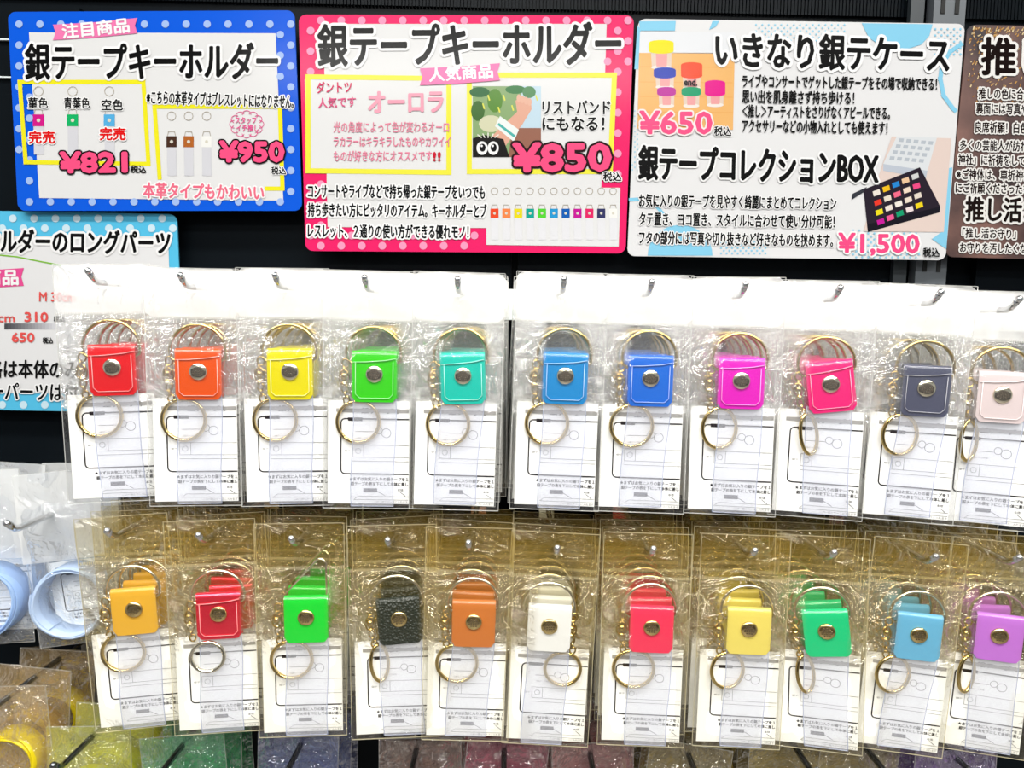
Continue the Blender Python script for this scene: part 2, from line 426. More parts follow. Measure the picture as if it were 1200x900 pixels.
def chain_mesh(m, side=-1, long=False):
    mb = MB(); x = -0.0165 if side < 0 else 0.0225
    def loop(cx, cz, rx, rz, ax, r=0.0007):
        pts = []
        for i in range(14):
            a = 2 * math.pi * i / 14
            pts.append((cx + rx * math.cos(a) * (ax == 0), -0.001 + rx * math.cos(a) * (ax == 1), cz + rz * math.sin(a)))
        mb.tube(pts, r, m, 6, closed=True)
    loop(x, -0.0525, 0.0026, 0.0032, 0); loop(x - 0.001, -0.0575, 0.002, 0.003, 1)
    # swivel body: narrow waist, barrel and lower eye
    rows = [[(x - 0.001 + rr * math.cos(2 * math.pi * j / 12), -0.001 + rr * math.sin(2 * math.pi * j / 12), z) for j in range(12)] for z, rr in
            [(-0.0595, 0.0004), (-0.0598, 0.0022), (-0.0612, 0.0026), (-0.0632, 0.0026), (-0.0646, 0.0018), (-0.0652, 0.0011), (-0.0662, 0.0011), (-0.0668, 0.0021), (-0.0682, 0.0021), (-0.069, 0.0004)]]
    mb.grid(rows, m, wrap=True)
    loop(x - 0.001, -0.0632, 0.0036, 0.0058, 0, 0.0007)
    loop(x - 0.0005, -0.0715, 0.0022, 0.003, 0); loop(x, -0.0755, 0.0018, 0.0026, 1); loop(x + 0.0006, -0.0795, 0.0022, 0.0028, 0)
    return mb.mesh('swivel_chain')
def keyring_mesh(m, r=0.0152, side=-1, front=False, turn=0):
    mb = MB(); cx = -0.0075 - 0.010 * (1 - math.cos(turn)) if side < 0 else 0.0165; cz = -0.0955; pts = []
    if front: cx = -0.0050; cz = -0.0945; r = 0.012
    y0 = -0.0034 if front else -0.0004
    rot = math.cos(turn)
    for i in range(int(72)):
        a = math.pi / 2 + 2 * math.pi * 2.05 * i / 71
        pts.append((cx + rot * (r) * math.cos(a), y0 + math.sin(turn) * r * math.cos(a) * 0.2 + 0.0011 * (i / 71 - 0.5), cz + r * math.sin(a)))
    mb.tube(pts, 0.00135, m, 8)
    return mb.mesh('key_ring')
DR = {('g', 0): dring_mesh(GOLD), ('s', 0): dring_mesh(SILV), ('g', 1): dring_mesh(SILV, 1)}
CHN = {-1: chain_mesh(GOLD), 1: chain_mesh(GOLD, 1)}
KR = [keyring_mesh(GOLD), keyring_mesh(GOLD, 0.0148, turn=0.6), keyring_mesh(GOLD, 0.0150, turn=1.15)]
KRW = keyring_mesh(GOLD, 0.0135, 1); KRF = keyring_mesh(SILV, front=True)
SL = [sleeve_mesh(k, SLEEVE, SLEEVE_EDGE) for k in range(3)]
ENG = mat('engraving', (0.05, 0.035, 0.02), 0.5, 0)
RIV = {'s': rivet_mesh(SILV, ENG), 'g': rivet_mesh(mat('brass_rivet', (0.72, 0.56, 0.27), 0.18, 1), ENG)}
tabs = {}
def tabset(hexs, kind):
    k = (hexs, kind)
    if k not in tabs:
        if kind == 'leather': m = mat('leather_' + hexs, hexc(hexs), 0.4, 0, 0.2, (500, 0.9, 'v'))
        elif kind == 'smooth_leather': m = mat('leather_' + hexs, hexc(hexs), 0.32, 0, 0.3, (220, 0.12, 'n'))
        elif kind == 'metallic': m = mat('foil_' + hexs, hexc(hexs), 0.18, 0.65, 0.8, (60, 0.5, 'n'))
        else: m = vinyl('vinyl_' + hexs, hexs, kind == 'jelly')
        c = hexc(hexs)
        sm = mat('seam_' + hexs, tuple(min(1, x * 0.7 + 0.25) for x in c), 0.2)
        tabs[k] = (tab_mesh(m), seam_mesh(sm) if kind in ('jelly', 'metallic') else None)
    return tabs[k]

def pack(loc, row, hexs, kind, label, group, tilt, yaw, i, opt):
    o = thing('keychain_pack', label, 'keychain', loc, group)
    o.rotation_euler = (R(opt.get('pitch', 0)), R(tilt), R(yaw)); 
    if row: o.scale = (1, 1, 0.955)
    v = (i * 3 + opt.get('n', 0)) % 5
    b = link('bag', bags[v, row], o)
    link('hang_header', heads[v, row], b); link('heat_seal_pattern', seals[row], b); link('welded_edge', edges[row], b)
    c = link('insert_card', CARDM, o); link('card_print', PRINTM, c)
    side = opt.get('side', -1); dx = opt.get('dx', 0) * mm
    c.location = (opt.get('cx', 0) * mm, 0, 0)
    tm, sm = tabset(hexs, kind)
    parts = [link('ring_clasp', DR['g' if row == 0 or opt.get('tri') else 's', 1 if opt.get('tri') else 0], o),
             link('swivel_chain', CHN[side], o),
             link('key_ring', KRF if opt.get('front') else KRW if side > 0 else KR[(opt.get('kr', 0) + (0 if i == 0 else i)) % 3], o)]
    t = link('snap_tab', tm, o); parts.append(t)
    link('snap_rivet', RIV[opt.get('rv', 's' if row == 0 else 'g')], t)
    if sm: link('pressed_seam', sm, t)
    s = link('strap_sleeve', SL[opt.get('sl', (i + 1) % 3 if i else 0)], o); parts.append(s)
    tt = opt.get('tt', 0) * (1 if i == 0 else 0.5)
    for p in parts:
        M = Matrix.Translation((dx, 0, 0))
        if tt and p is not s:
            q = Vector((0.0045, 0, -0.06)); M = M @ Matrix.Translation(q) @ Matrix.Rotation(R(tt), 4, 'Y') @ Matrix.Translation(-q)
        p.matrix_local = M
    return o

ROW1 = [  # hook pixel, colour, words, count, tilt, yaw, options
    (103, 317, 'e8101c', 'jelly', 'bright red', 7, -2, 8, dict(sl=1)),
    (211, 322, 'f0560a', 'jelly', 'orange', 7, -0.5, 6, dict(n=1, sl=0)),
    (322, 322, 'f2e400', 'jelly', 'clear yellow', 7, -1, 5, dict(n=2, sl=0)),
    (427, 325, '38d810', 'jelly', 'lime green', 7, 0, 3, dict(n=3, sl=0)),
    (536, 327, '14cdb8', 'jelly', 'turquoise', 7, 0.5, 1, dict(n=4, sl=2, tt=-3)),
    (661, 327, '1a90d8', 'jelly', 'sky blue', 7, 0.5, -1, dict(sl=0, kr=0)),
    (764, 330, '1b6fe0', 'jelly', 'royal blue', 7, 0, -3, dict(n=1, sl=2)),
    (874, 333, 'ee18c8', 'jelly', 'magenta', 7, -0.5, -8, dict(n=2, sl=0, kr=1)),
    (985, 337, 'f8207e', 'jelly', 'hot pink', 7, 0.5, -12, dict(n=3, sl=1, kr=2, tt=-9)),
    (1103, 342, '53566c', 'jelly', 'smoky grey', 7, 1.5, -10, dict(n=4, sl=2, kr=1)),
    (1195, 350, 'f0dede', 'jelly', 'pale clear', 6, 1, -14, dict(n=0, sl=2, kr=2)),
]
ROW2 = [
    (125, 622, 'eeb53c', 'vinyl', 'creamy gold', 6, -4, 7, dict(sl=0)),
    (232, 627, 'ef2a4a', 'metallic', 'shiny metallic red', 4, -2, 6, dict(n=1, sl=0, front=1)),
    (341, 631, '14dc3c', 'vinyl', 'fluorescent green', 4, -1, 4, dict(n=2, sl=0, tri=1)),
    (454, 633, '16201c', 'leather', 'black grained leather', 4, -1.5, 4, dict(n=3, sl=1, kr=2, tt=-4)),
    (549, 636, 'b0642c', 'smooth_leather', 'brown leather', 4, 0.5, 1, dict(n=4, sl=2)),
    (653, 642, 'f8f8f6', 'vinyl', 'opaque white', 4, 1.5, -1, dict(side=1, dx=-6, sl=0)),
    (766, 643, 'fa3a60', 'vinyl', 'coral pink', 5, 0, -2, dict(n=1, sl=0)),
    (885, 645, 'f4e070', 'vinyl', 'pale lemon', 5, 0, -3, dict(n=2, sl=0, kr=1)),
    (978, 647, '18cf86', 'vinyl', 'marbled emerald', 5, -1.5, -14, dict(n=3, sl=1, kr=2, tt=-7)),
    (1097, 652, '6cb8e0', 'vinyl', 'powder blue', 5, 2.5, -8, dict(n=4, sl=2, kr=1)),
    (1195, 653, 'c878e0', 'vinyl', 'lilac', 5, 2, -12, dict(n=0, sl=1, kr=2)),
]
NTH = ['frontmost', 'second from the front', 'third from the front', 'fourth from the front', 'fifth from the front', 'sixth from the front', 'rearmost']
for r, ROW in enumerate((ROW1, ROW2)):
    rn = ('upper', 'lower')[r]
    for c, (hx, hy, col, kind, wordc, n, tilt, yaw, opt) in enumerate(ROW):
        x, z = hook(hx, hy, 'chrome display hook carrying the %s keychains in the %s row' % (wordc, rn), 'hooks of the %s keychain row' % rn, CHROME)
        y = 0.540 if r == 0 else 0.543
        rg = random.Random(c * 7 + r)
        for i in range(n):
            name = NTH[i] if i < n - 1 else 'rearmost'
            pack((x + (rg.uniform(-1, 1) * 0.0022 if i else 0), y, z - 0.0012), r, col, kind,
                 'bagged %s keychain, %s on its hook, upper row' % (wordc, name) if r == 0 else 'bagged %s keychain, %s on its hook, lower row' % (wordc, name),
                 '%s keychains on one hook' % wordc, tilt + (rg.uniform(-1.8, 1.8) if i else 0), yaw * (1 if i == 0 else 0.5) + (rg.uniform(-3, 3) if i else 0), i, opt)
            y += (0.0135 if r == 0 else 0.0165) + rg.uniform(0, 0.0045)

# rails that the hooks are hung on
for nm, py in (('trim_5', 357), ('trim_6', 655)):
    p = at(600, py, WY); mb = MB(); mb.box((0.0, WY - 0.004, p.z), (1.6, 0.005, 0.028), mat('pale_rail', (0.62, 0.66, 0.64), 0.4) if nm == 'trim_5' else CHAR); struct(mb.build(nm))

# ---------------- signs ----------------
class Sign:
    def __init__(s, name, label, outline, Y, face, group=None, rad=9, thick=0.0016):
        s.Y = Y; s.k = 0
        c = at(sum(p[0] for p in outline) / 4, sum(p[1] for p in outline) / 4, Y)
        s.c = c; s.o = thing(name, label, 'sign', c, group)
        pts = []
        for k in range(4):
            p = Vector(outline[k]); a = (Vector(outline[k - 1]) - p).normalized(); b = (Vector(outline[(k + 1) % 4]) - p).normalized()
            for i in range(7):
                t = math.pi / 2 * i / 6
                pts.append(p + a * rad * (1 - math.sin(t)) + b * rad * (1 - math.cos(t)))
        s.pts = pts
        mb = MB(); n = len(pts)
        fr = [at(p.x, p.y, Y) - c for p in pts]; bk = [v + Vector((0, thick, 0)) for v in fr]
        mb.add(fr + bk, [tuple(range(n))[::-1], tuple(range(n, 2 * n))] + [(i, (i + 1) % n, n + (i + 1) % n, n + i) for i in range(n)], face)
        mb.build('sign_board', s.o)
    def P(s, x, y, lay, hold=True, sub=0):
        s.k = (getattr(s, 'k', 0) + 1) % 8 if not hold else s.k
        Y = s.Y - 0.0003 - lay * 0.00008 - s.k * 0.0000015 - sub * 0.0000012
        return at(x, y, Y) - s.c
    def inside(s, x, y, m=0):
        r = False; q = s.pts; j = len(q) - 1
        for i in range(len(q)):
            if (q[i].y > y) != (q[j].y > y) and x < (q[j].x - q[i].x) * (y - q[i].y) / (q[j].y - q[i].y) + q[i].x: r = not r
            j = i
        return r
    def poly(s, mb, pts, h, lay): s.k = (s.k + 1) % 8; mb.add([s.P(x, y, lay) for x, y in pts], [tuple(range(len(pts)))], ink(h))
    def disc(s, mb, x, y, rx, ry, h, lay, n=14): s.poly(mb, [(x + rx * math.cos(2 * math.pi * i / n), y + ry * math.sin(2 * math.pi * i / n)) for i in range(n)], h, lay)
    def line(s, mb, pts, wd, h, lay, closed=False):
        if closed: pts = pts + [pts[0]]
        for a, b in zip(pts, pts[1:]):
            a = Vector(a); b = Vector(b); d = (b - a).normalized(); n = Vector((-d.y, d.x)) * wd / 2; e = d * wd / 2
            s.poly(mb, [a + n - e, a - n - e, b - n + e, b + n + e], h, lay)
    def shape(s, kind, *a):
        mb = MB(); getattr(s, kind)(mb, *a); return s.part('light_blue_shape', mb)
    def part(s, name, mb, parent=None, label=None):
        o = mb.build(name, parent or s.o)
        if label: o['label'] = label
        return o
    def dots(s, x0, y0, x1, y1, sp, r, h, lay, skip=None, name='polka_dot_pattern', row=0.5):
        mb = MB(); j = 0; y = y0
        while y <= y1:
            x = x0 + (sp / 2 if j % 2 else 0)
            while x <= x1:
                if s.inside(x - r, y) and s.inside(x + r, y) and s.inside(x, y + r) and s.inside(x, y - r) and not (skip and skip(x, y)): s.disc(mb, x, y, r, r, h, lay, 12)
                x += sp
            y += sp * row; j += 1
        return s.part(name, mb)
    def text(s, t, xl, yl, xr, yr, h, col, lay=6, bold=0.0, out=0.0, outcol='ffffff', name='lettering', lean=None, out2=0, out2col='000000'):
        """one line of print: left and right ends of its middle line, height in pixels"""
        vs, fs, wd = glyphs(t)
        d = Vector((xr - xl, yr - yl)); L = d.length; d /= L; nrm = Vector((d.y, -d.x))
        if lean is not None: nrm = Vector((lean, -1)).normalized()
        sx = L / wd; sy = h / 0.92
        def put(offs, layer):
            mb = MB(); m = ink(layer[1])
            for q, (dx, dy) in enumerate(offs):
                mb.add([s.P(xl + d.x * v[0] * sx + nrm.x * (v[1] - 0.37) * sy + dx, yl + d.y * v[0] * sx + nrm.y * (v[1] - 0.37) * sy + dy, layer[0], sub=q) for v in vs], fs, m)
            return mb
        ring = lambda r, n: [(r * math.cos(2 * math.pi * i / n), r * math.sin(2 * math.pi * i / n)) for i in range(n)]
        top = s.part(name, put([(0, 0)] + (ring(bold, 8 if bold > 0.8 else 4) if bold else []), (lay, col)))
        if out: s.part('lettering_outline', put(ring(bold + out, 16) + ring((bold + out) * 0.55, 8), (lay - 1, outcol)), top)
        if out2: s.part('lettering_outline', put(ring(bold + out + out2, 18) + ring(bold + out, 8), (lay - 2, out2col)), top)
        return top
    def icon(s, x, ry, ty, by, w_, h_, col, lay=3, scol='dcdce2'):
        mb = MB(); n = 14
        s.poly(mb, [(x - w_ * .45, ty), (x + w_ * .45, ty), (x + w_ * .5, by), (x - w_ * .4, by)], scol, lay)
        ps = [(x + w_ * .42 * math.cos(2 * math.pi * i / n), ry + w_ * .42 * math.sin(2 * math.pi * i / n)) for i in range(n)]
        s.line(mb, ps, 0.7, 'b8b0a0', lay, True)
        s.line(mb, [(x - w_ * .4, ty - h_ * .45), (x - w_ * .3, ty - h_ * .9), (x + w_ * .3, ty - h_ * .9), (x + w_ * .4, ty - h_ * .45)], 0.7, 'b8b0a0', lay)
        s.poly(mb, [(x - w_ / 2, ty - h_ / 2), (x + w_ / 2, ty - h_ / 2), (x + w_ / 2, ty + h_ / 2), (x - w_ / 2, ty + h_ / 2)], col, lay + 1)
        s.disc(mb, x, ty, w_ * .17, w_ * .17, 'e0dccc', lay + 2, 8)
        return s.part('keychain_picture_print', mb)
SY = 0.665
def ribbon(S, x0, y0, x1, y1, h, col, lay):
    mb = MB(); S.poly(mb, [(x0, y0), ((x0 + x1) / 2, (y0 + y1) / 2 + 1), (x1, y1), (x1 - 3, y1 + h / 2), (x1, y1 + h), ((x0 + x1) / 2, (y0 + y1) / 2 + h + 1), (x0, y0 + h), (x0 + 3, y0 + h / 2)], col, lay)
    S.part('ribbon_print', mb)

# 1: blue polka dots
S = Sign('price_sign', 'laminated price sign with royal blue polka dot border, 821 and 950 yen prices', [(9, 14), (345, 12), (354, 247), (21, 247)], SY, ink('0f5fe6'))
pan = [(34, 38), (323, 39), (332, 235), (46, 232)]
mb = MB(); S.poly(mb, pan, 'ebebeb', 0); S.part('white_panel_print', mb)
S.dots(10, 16, 356, 246, 24.5, 4.4, 'a9c4f6', 0.5, lambda x, y: 31 + (y - 38) * .06 < x < 326 + (y - 38) * .045 and 34 < y < 236)
T = '銀テープキーホルダー'
S.text(T, 30, 73, 325, 72, 42, '121212', 7, 1.15, 2.8)
ribbon(S, 62, 29, 161, 21, 18, 'f97fb8', 5)
S.text('注目商品', 73, 37, 151, 29.5, 17, 'ffffff', 8, 0.6, name='ribbon_lettering')
mb = MB(); S.line(mb, [(23, 96), (168, 96), (174, 192), (30, 190)], 5, 'f6ee28', 2, True)
S.line(mb, [(313, 221), (331, 221), (328, 125), (181, 125), (187, 208)], 5, 'f6ee28', 2); S.part('yellow_frame_print', mb)
for t, a, b, y in (('菫色', 33, 56, 121), ('青葉色', 75, 105, 121), ('空色', 119, 144, 123)): S.text(t, a, y, b, y, 13, '181818', 7, 0.35, 1)
for x, c in ((45, 'd81c8c'), (85, '18b868'), (128, '58b4e8')): S.icon(x, 107, 141, 181, 13, 14, c)
for x, c in ((201, '4a3024'), (221, 'b8682c'), (242, 'f8f8f4')): S.icon(x, 136, 166, 206, 12, 13, c)
for t, a, y in (('完売', 34, 161), ('完売', 117, 157)): S.text(t, a, y, a + 30, y, 14.5, 'e81818', 8, 0.6, 1.2)
S.text('¥821', 71, 190, 148, 189, 29, 'ff5488', 9, 1.6, 1.8, '1c1014', 'price_lettering')
S.text('税込', 153, 198, 171, 198.5, 9, '181818', 7, 0.3)
S.text('※こちらの本革タイプはブレスレットにはなりません。', 172, 114, 344, 119.5, 16, '181818', 7, 0.4, 1.2)
mb = MB()
for i in range(12):
    a = 2 * math.pi * i / 12; cx, cy = 289 + 15 * math.cos(a), 145.5 + 11.5 * math.sin(a)
    S.line(mb, [(cx + 5 * math.cos(a + t * .4), cy + 4.4 * math.sin(a + t * .4)) for t in range(-4, 5)], 0.8, 'f0609c', 4)
S.part('cloud_print', mb)
S.text('スタッフ', 276, 141, 300, 141, 8, 'f0609c', 7, 0.2); S.text('イチ推し', 277, 150, 303, 150, 8, 'f0609c', 7, 0.2)
S.text('¥950', 258, 177, 332, 177, 29, 'ff5488', 9, 1.6, 1.8, '1c1014', 'price_lettering')
S.text('税込', 318, 200, 335, 200, 9, '181818', 7, 0.3, 0.8)
S.text('本革タイプもかわいい', 168, 223, 309, 226, 18, 'f4708c', 8, 0.6, 1.6)

# 2: pink polka dots
S = Sign('price_sign', 'laminated price sign with hot pink polka dot border and wristband photo, 850 yen', [(350, 17), (743, 18), (733, 297), (358, 294)], SY, ink('f5286e'))
mb = MB(); S.poly(mb, [(379, 28), (711, 28), (703, 268), (384, 266)], 'ebebeb', 0)
S.poly(mb, [(570, 219), (727, 220), (725, 289), (570, 287)], 'ececec', 0.6)
S.poly(mb, [(357, 92), (527, 92), (527, 203), (360, 202)], 'ececec', 0.8); S.poly(mb, [(548, 88), (720, 88), (716, 202), (549, 202)], 'ececec', 0.8)
S.part('white_panel_print', mb)
S.dots(352, 24, 742, 297, 24, 4.6, 'fba0c4', 0.4, lambda x, y: (376 < x < 712 and 26 < y < 270) or (566 < x < 731 and y > 214) or (352 < x < 724 and 86 < y < 206))
S.text(T, 373, 54, 727, 51.5, 49, '121212', 7, 1.35, 3.2)
ribbon(S, 492, 80, 586, 74, 20, 'f97fb8', 8.5)
S.text('人気商品', 503, 88, 577, 83, 16, 'ffffff', 9.5, 0.6, name='ribbon_lettering')
mb = MB(); S.line(mb, [(361, 90), (526, 92), (526, 202), (361, 200)], 6, 'f6f04a', 2, True); S.line(mb, [(550, 88), (720, 88), (715, 201), (550, 201)], 6, 'f6f04a', 2, True); S.part('yellow_frame_print', mb)
S.text('ダントツ', 371, 103, 412, 102, 13, 'e03068', 7, 0.3); S.text('人気です', 373, 121, 417, 119, 12, 'e85a8c', 7, 0.25)
S.text('オーロラ', 432, 120, 519, 119, 27, 'f7a8bc', 7, 1.0)  # letters set paler to imitate glare washing them out
for t, y, c, xr in (('光の角度によって色が変わるオーロ', 149, 'f090a8', 526), ('ラカラーはキラキラしたものやカワイイ', 166, 'f088a4', 528), ('ものが好きな方にオススメです', 183, 'f088a4', 506)): S.text(t, 391, y, xr, y, 12.5, c, 7, 0.2)  # these lines are paled by the same painted glare
S.text('!!', 508, 183, 516, 183, 13, 'd02038', 7, 0.8)
mb = MB()
S.poly(mb, [(554, 101), (634, 101), (634, 184), (554, 184)], '8fae78', 3)
S.poly(mb, [(612, 101), (634, 101), (634, 155), (606, 155)], 'c8e0ee', 3.2); S.poly(mb, [(600, 150), (634, 150), (634, 184), (596, 184)], '9c6a58', 3.2)
for (x, y, rx, ry, c) in ((562, 108, 12, 6, '2f6a3c'), (580, 118, 9, 14, '5d8f3a'), (604, 105, 12, 5, '3f7f48'), (560, 130, 8, 12, '456f35'), (575, 145, 14, 10, 'd9d9b8'), (620, 108, 8, 7, '5a9060')): S.disc(mb, x, y, rx, ry, c, 3.5)
S.poly(mb, [(566, 170), (584, 152), (606, 131), (604, 118), (611, 113), (622, 116), (623, 128), (612, 146), (596, 166), (586, 180), (566, 182)], 'e8b098', 4)
for i in range(4): S.disc(mb, 608 + i * 4.2, 115 + i * 1.5, 2.6, 4.5, 'ecbaa2', 4.3)
S.poly(mb, [(586, 136), (608, 152), (602, 166), (580, 148)], 'f0f6f4', 4.6); S.line(mb, [(585, 146), (602, 159)], 3, '52b8b0', 5)
for (x, y) in ((572, 112), (590, 112), (566, 122), (600, 124), (584, 126), (628, 112)): S.line(mb, [(x, y), (x + 1.5, y + 5)], 1.6, 'f4f060', 5)
S.poly(mb, [(554, 162), (568, 158), (590, 163), (597, 184), (554, 184)], '1c1a18', 5.2)
for x in (565, 578): S.disc(mb, x, 173.5, 6.6, 8, 'f8f8f8', 5.6, 18); S.disc(mb, x + 0.5, 173, 3.7, 4.8, '101010', 6, 14); S.disc(mb, x - 0.5, 171, 1.3, 1.5, 'ffffff', 6.4, 8)
for a in (-2, -1, 0, 1, 2): S.line(mb, [(572 + a * 4, 161), (572 + a * 6, 156 + abs(a))], 1.2, 'f4f4e8', 6)
S.part('wristband_photo_print', mb)
S.text('リストバンド', 636, 126, 715, 126, 17, '141414', 7, 0.55, 0.8); S.text('にもなる！', 636, 145, 708, 145, 17, '141414', 7, 0.55, 0.8)
S.text('¥850', 602, 184, 715, 183, 40, 'ff5488', 9, 2.0, 2.4, '2c1418', 'price_lettering')
S.text('税込', 707, 207, 728, 207, 10.5, '181818', 9, 0.4, 1)
for t, y, xr in (('コンサートやライブなどで持ち帰った銀テープをいつでも', 224, 568), ('持ち歩きたい方にピッタリのアイテム。キーホルダーとブ', 246, 570), ('レスレット、２通りの使い方ができる優れモノ！', 270.5, 549)):
    S.text(t, 361, y, xr, y + 1.6, 16, '181a1c', 7, 0.45, 1.8)
for i, c in enumerate(('f0502c', 'f88c50', 'f0e020', '18a898', '58d838', '2c9cd8', '1c60b8', 'c81c9c', 'e82c6c', '3a3c68', 'f8f8f4')): S.icon(579.5 + 13.9 * i, 224, 250, 281, 9.5, 11, c, scol='ececf0')

# 3: pale blue and white
S = Sign('price_sign', 'laminated white sign with photos of little jars and a case, 650 and 1,500 yen', [(748, 22), (1131, 28), (1108, 305), (735, 300)], SY, ink('ececed'))
B = '8ed4f2'
S.shape('poly', [(749, 25), (792, 24.5), (791, 36), (750, 36)], B, 0); S.shape('poly', [(747, 30), (751, 34), (748, 81), (743.5, 81)], B, 0.2)
S.shape('poly', [(835, 24.5), (843, 24.6), (839, 31), (831, 35)], B, 0); S.shape('poly', [(1010, 27.2), (1093, 28.4), (1089, 42), (1080, 52), (1062, 58), (1034, 55), (1018, 44)], B, 0)
S.shape('line', [(1126, 52), (1113, 61), (1104, 76), (1102, 92), (1106, 112), (1116, 126), (1119, 129)], 5, B, 0.4)
S.shape('poly', [(797 + 38 * math.cos(math.pi * i / 16), 299.5 - 36 * math.sin(math.pi * i / 16)) for i in range(17)], B, 0)
S.shape('poly', [(1112, 197), (1116, 196), (1109, 292), (1092, 280), (1106, 270)], B, 0); S.shape('line', [(739, 234), (752, 233), (768, 240), (780, 254)], 4, B, 0)
S.dots(886, 29, 990, 50, 7.4, 1.1, 'a4dcf4', 0.6, name='small_dot_print'); S.dots(1096, 34, 1128, 66, 7.4, 1.3, '9ad6f2', 0.6, name='small_dot_print')
S.dots(738, 130, 747, 200, 6, 0.9, 'a4dcf4', 0.6, name='small_dot_print'); S.dots(845, 284, 900, 300, 6.5, 1.3, '9ad6f2', 0.6, name='small_dot_print'); S.dots(1000, 270, 1080, 303, 7, 1.3, '9ad6f2', 0.6, name='small_dot_print')
mb = MB()
S.poly(mb, [(750, 37), (862, 38), (861, 62), (749, 62)], 'eceef2', 1); S.poly(mb, [(749, 62), (861, 63), (859, 152), (747, 151)], 'f4bc74', 1)
for y in (78, 96, 113, 131): S.line(mb, [(750, y), (858, y + 1)], 1, 'f0b066', 1.4)
def jar(x, y0, y1, y2, w_, c):
    S.poly(mb, [(x - w_ * .42, y1 - 2), (x + w_ * .42, y1 - 2), (x + w_ * .40, y2), (x - w_ * .38, y2)], 'e8d2c0', 2)
    S.poly(mb, [(x - w_ * .22, y1), (x + w_ * .24, y1), (x + w_ * .22, y2 - 2), (x - w_ * .2, y2 - 2)], 'f0a8a8', 2.3)
    S.disc(mb, x, y2 - 1, w_ * .42, 2.6, 'f6ece4', 2.2)
    S.disc(mb, x, y1 - 2, w_ * .5, 3, c, 2.7); S.poly(mb, [(x - w_ / 2, y0 + 3), (x + w_ / 2, y0 + 3), (x + w_ / 2, y1 - 2), (x - w_ / 2, y1 - 2)], c, 2.7); S.disc(mb, x, y0 + 3, w_ * .5, 3.2, c, 3)
jar(781, 102, 112, 125, 22, 'c028a0'); jar(779, 79, 91, 103, 26, '1c3cb8'); jar(775, 47, 62, 80, 29, 'f6e818')
jar(810, 102, 112, 125, 23, '18a070'); jar(810.5, 73, 91, 104, 25, 'f0502c'); jar(838, 94, 112, 124, 24, 'ec1c94')
S.part('jar_photo_print', mb); S.text('end.', 802, 95.5, 817, 96, 11, '201820', 11, 0.4)
S.text('¥650', 750, 143, 834, 143, 33, 'f8588c', 9, 1.1, 1.8, 'fff0f0', 'price_lettering'); S.text('税込', 837, 153.5, 857, 154, 11, '181818', 9, 0.35, 0.8)
S.text('いきなり銀テケース', 839, 58, 1112, 65, 41, '141414', 7, 1.2, 3.2)
for t, y, xr in (('ライブやコンサートでゲットした銀テープをその場で収納できる！', 95, 1098), ('思い出を肌身離さず持ち歩ける！', 113, 1001), ('＜推し＞アーティストをさりげなくアピールできる。', 130, 1043), ('アクセサリーなどの小物入れとしても使えます！', 147.5, 1040)):
    S.text(t, 870, y, xr, y + 3.6 * (xr - 870) / 228, 15, '181818', 7, 0.35)
S.text('銀テープコレクションBOX', 749, 191, 1029, 197, 40, '141414', 7, 1.3, 2)
for t, y, xr in (('お気に入りの銀テープを見やすく綺麗にまとめてコレクション', 235, 980), ('タテ置き、ヨコ置き、スタイルに合わせて使い分け可能！', 256.5, 978), ('フタの部分には写真や切り抜きなど好きなものを挟めます。', 278.5, 976)):
    S.text(t, 749, y, xr, y + 3.6, 15.5, '181818', 7, 0.4, 1)
mb = MB()
S.poly(mb, [(1045, 160), (1115, 162), (1106, 272), (1012, 271), (1030, 205)], 'e9d5cc', 1)
S.poly(mb, [(1051, 160), (1098, 161), (1087, 200), (1035, 192)], 'e2e6ea', 2); S.poly(mb, [(1035, 192), (1087, 200), (1085, 209), (1035, 200)], 'c2cad6', 2)
for r_ in range(4):
    for c_ in range(5):
        x = 1054 + c_ * 8.6 - r_ * 3.6; y = 164 + r_ * 7 + c_ * 0.8; S.poly(mb, [(x, y - 2), (x + 5.5, y - 1.6), (x + 4.5, y + 2.6), (x - 1, y + 2)], 'bcc4cc', 2.4)
S.poly(mb, [(999, 227), (1016, 219), (1014, 224), (998, 234)], '3a3c44', 2)
S.poly(mb, [(1012, 222), (1078, 196), (1102, 242), (1016, 263)], '2c2430', 2.6); S.poly(mb, [(1016, 263), (1102, 242), (1101, 249), (1017, 272)], '1c1a24', 2.6)
cols = ['efe6dc', 'f4c020', '2888d8', 'f0c8a0', 'd8d8d8', 'ec3c2c', 'ece0d0', 'f46c8c', 'f2dcc8', 'f04c88', 'f0e020', 'f0e4dc', 'f4ece4', 'f0e0d0', 'e8dcd0', 'c81c9c', 'f45c98', '18a070', 'f0e0e0', 'f4d820']
for r_ in range(4):
    for c_ in range(5):
        x = 1027 + c_ * 11.3 + r_ * 1.6; y = 226 - c_ * 4.8 + r_ * 11.3
        S.poly(mb, [(x - 4.4, y - 1.6), (x + 3.6, y - 4.4), (x + 5, y + 1.4), (x - 3, y + 4.2)], cols[r_ * 5 + c_], 3.2)
S.part('case_photo_print', mb)
S.text('¥1,500', 983, 284, 1077, 285, 28, 'f8508a', 9, 1.0, 2, 'ffffff', 'price_lettering'); S.text('税込', 1082, 295.5, 1101, 296, 10.5, '181818', 9, 0.35)

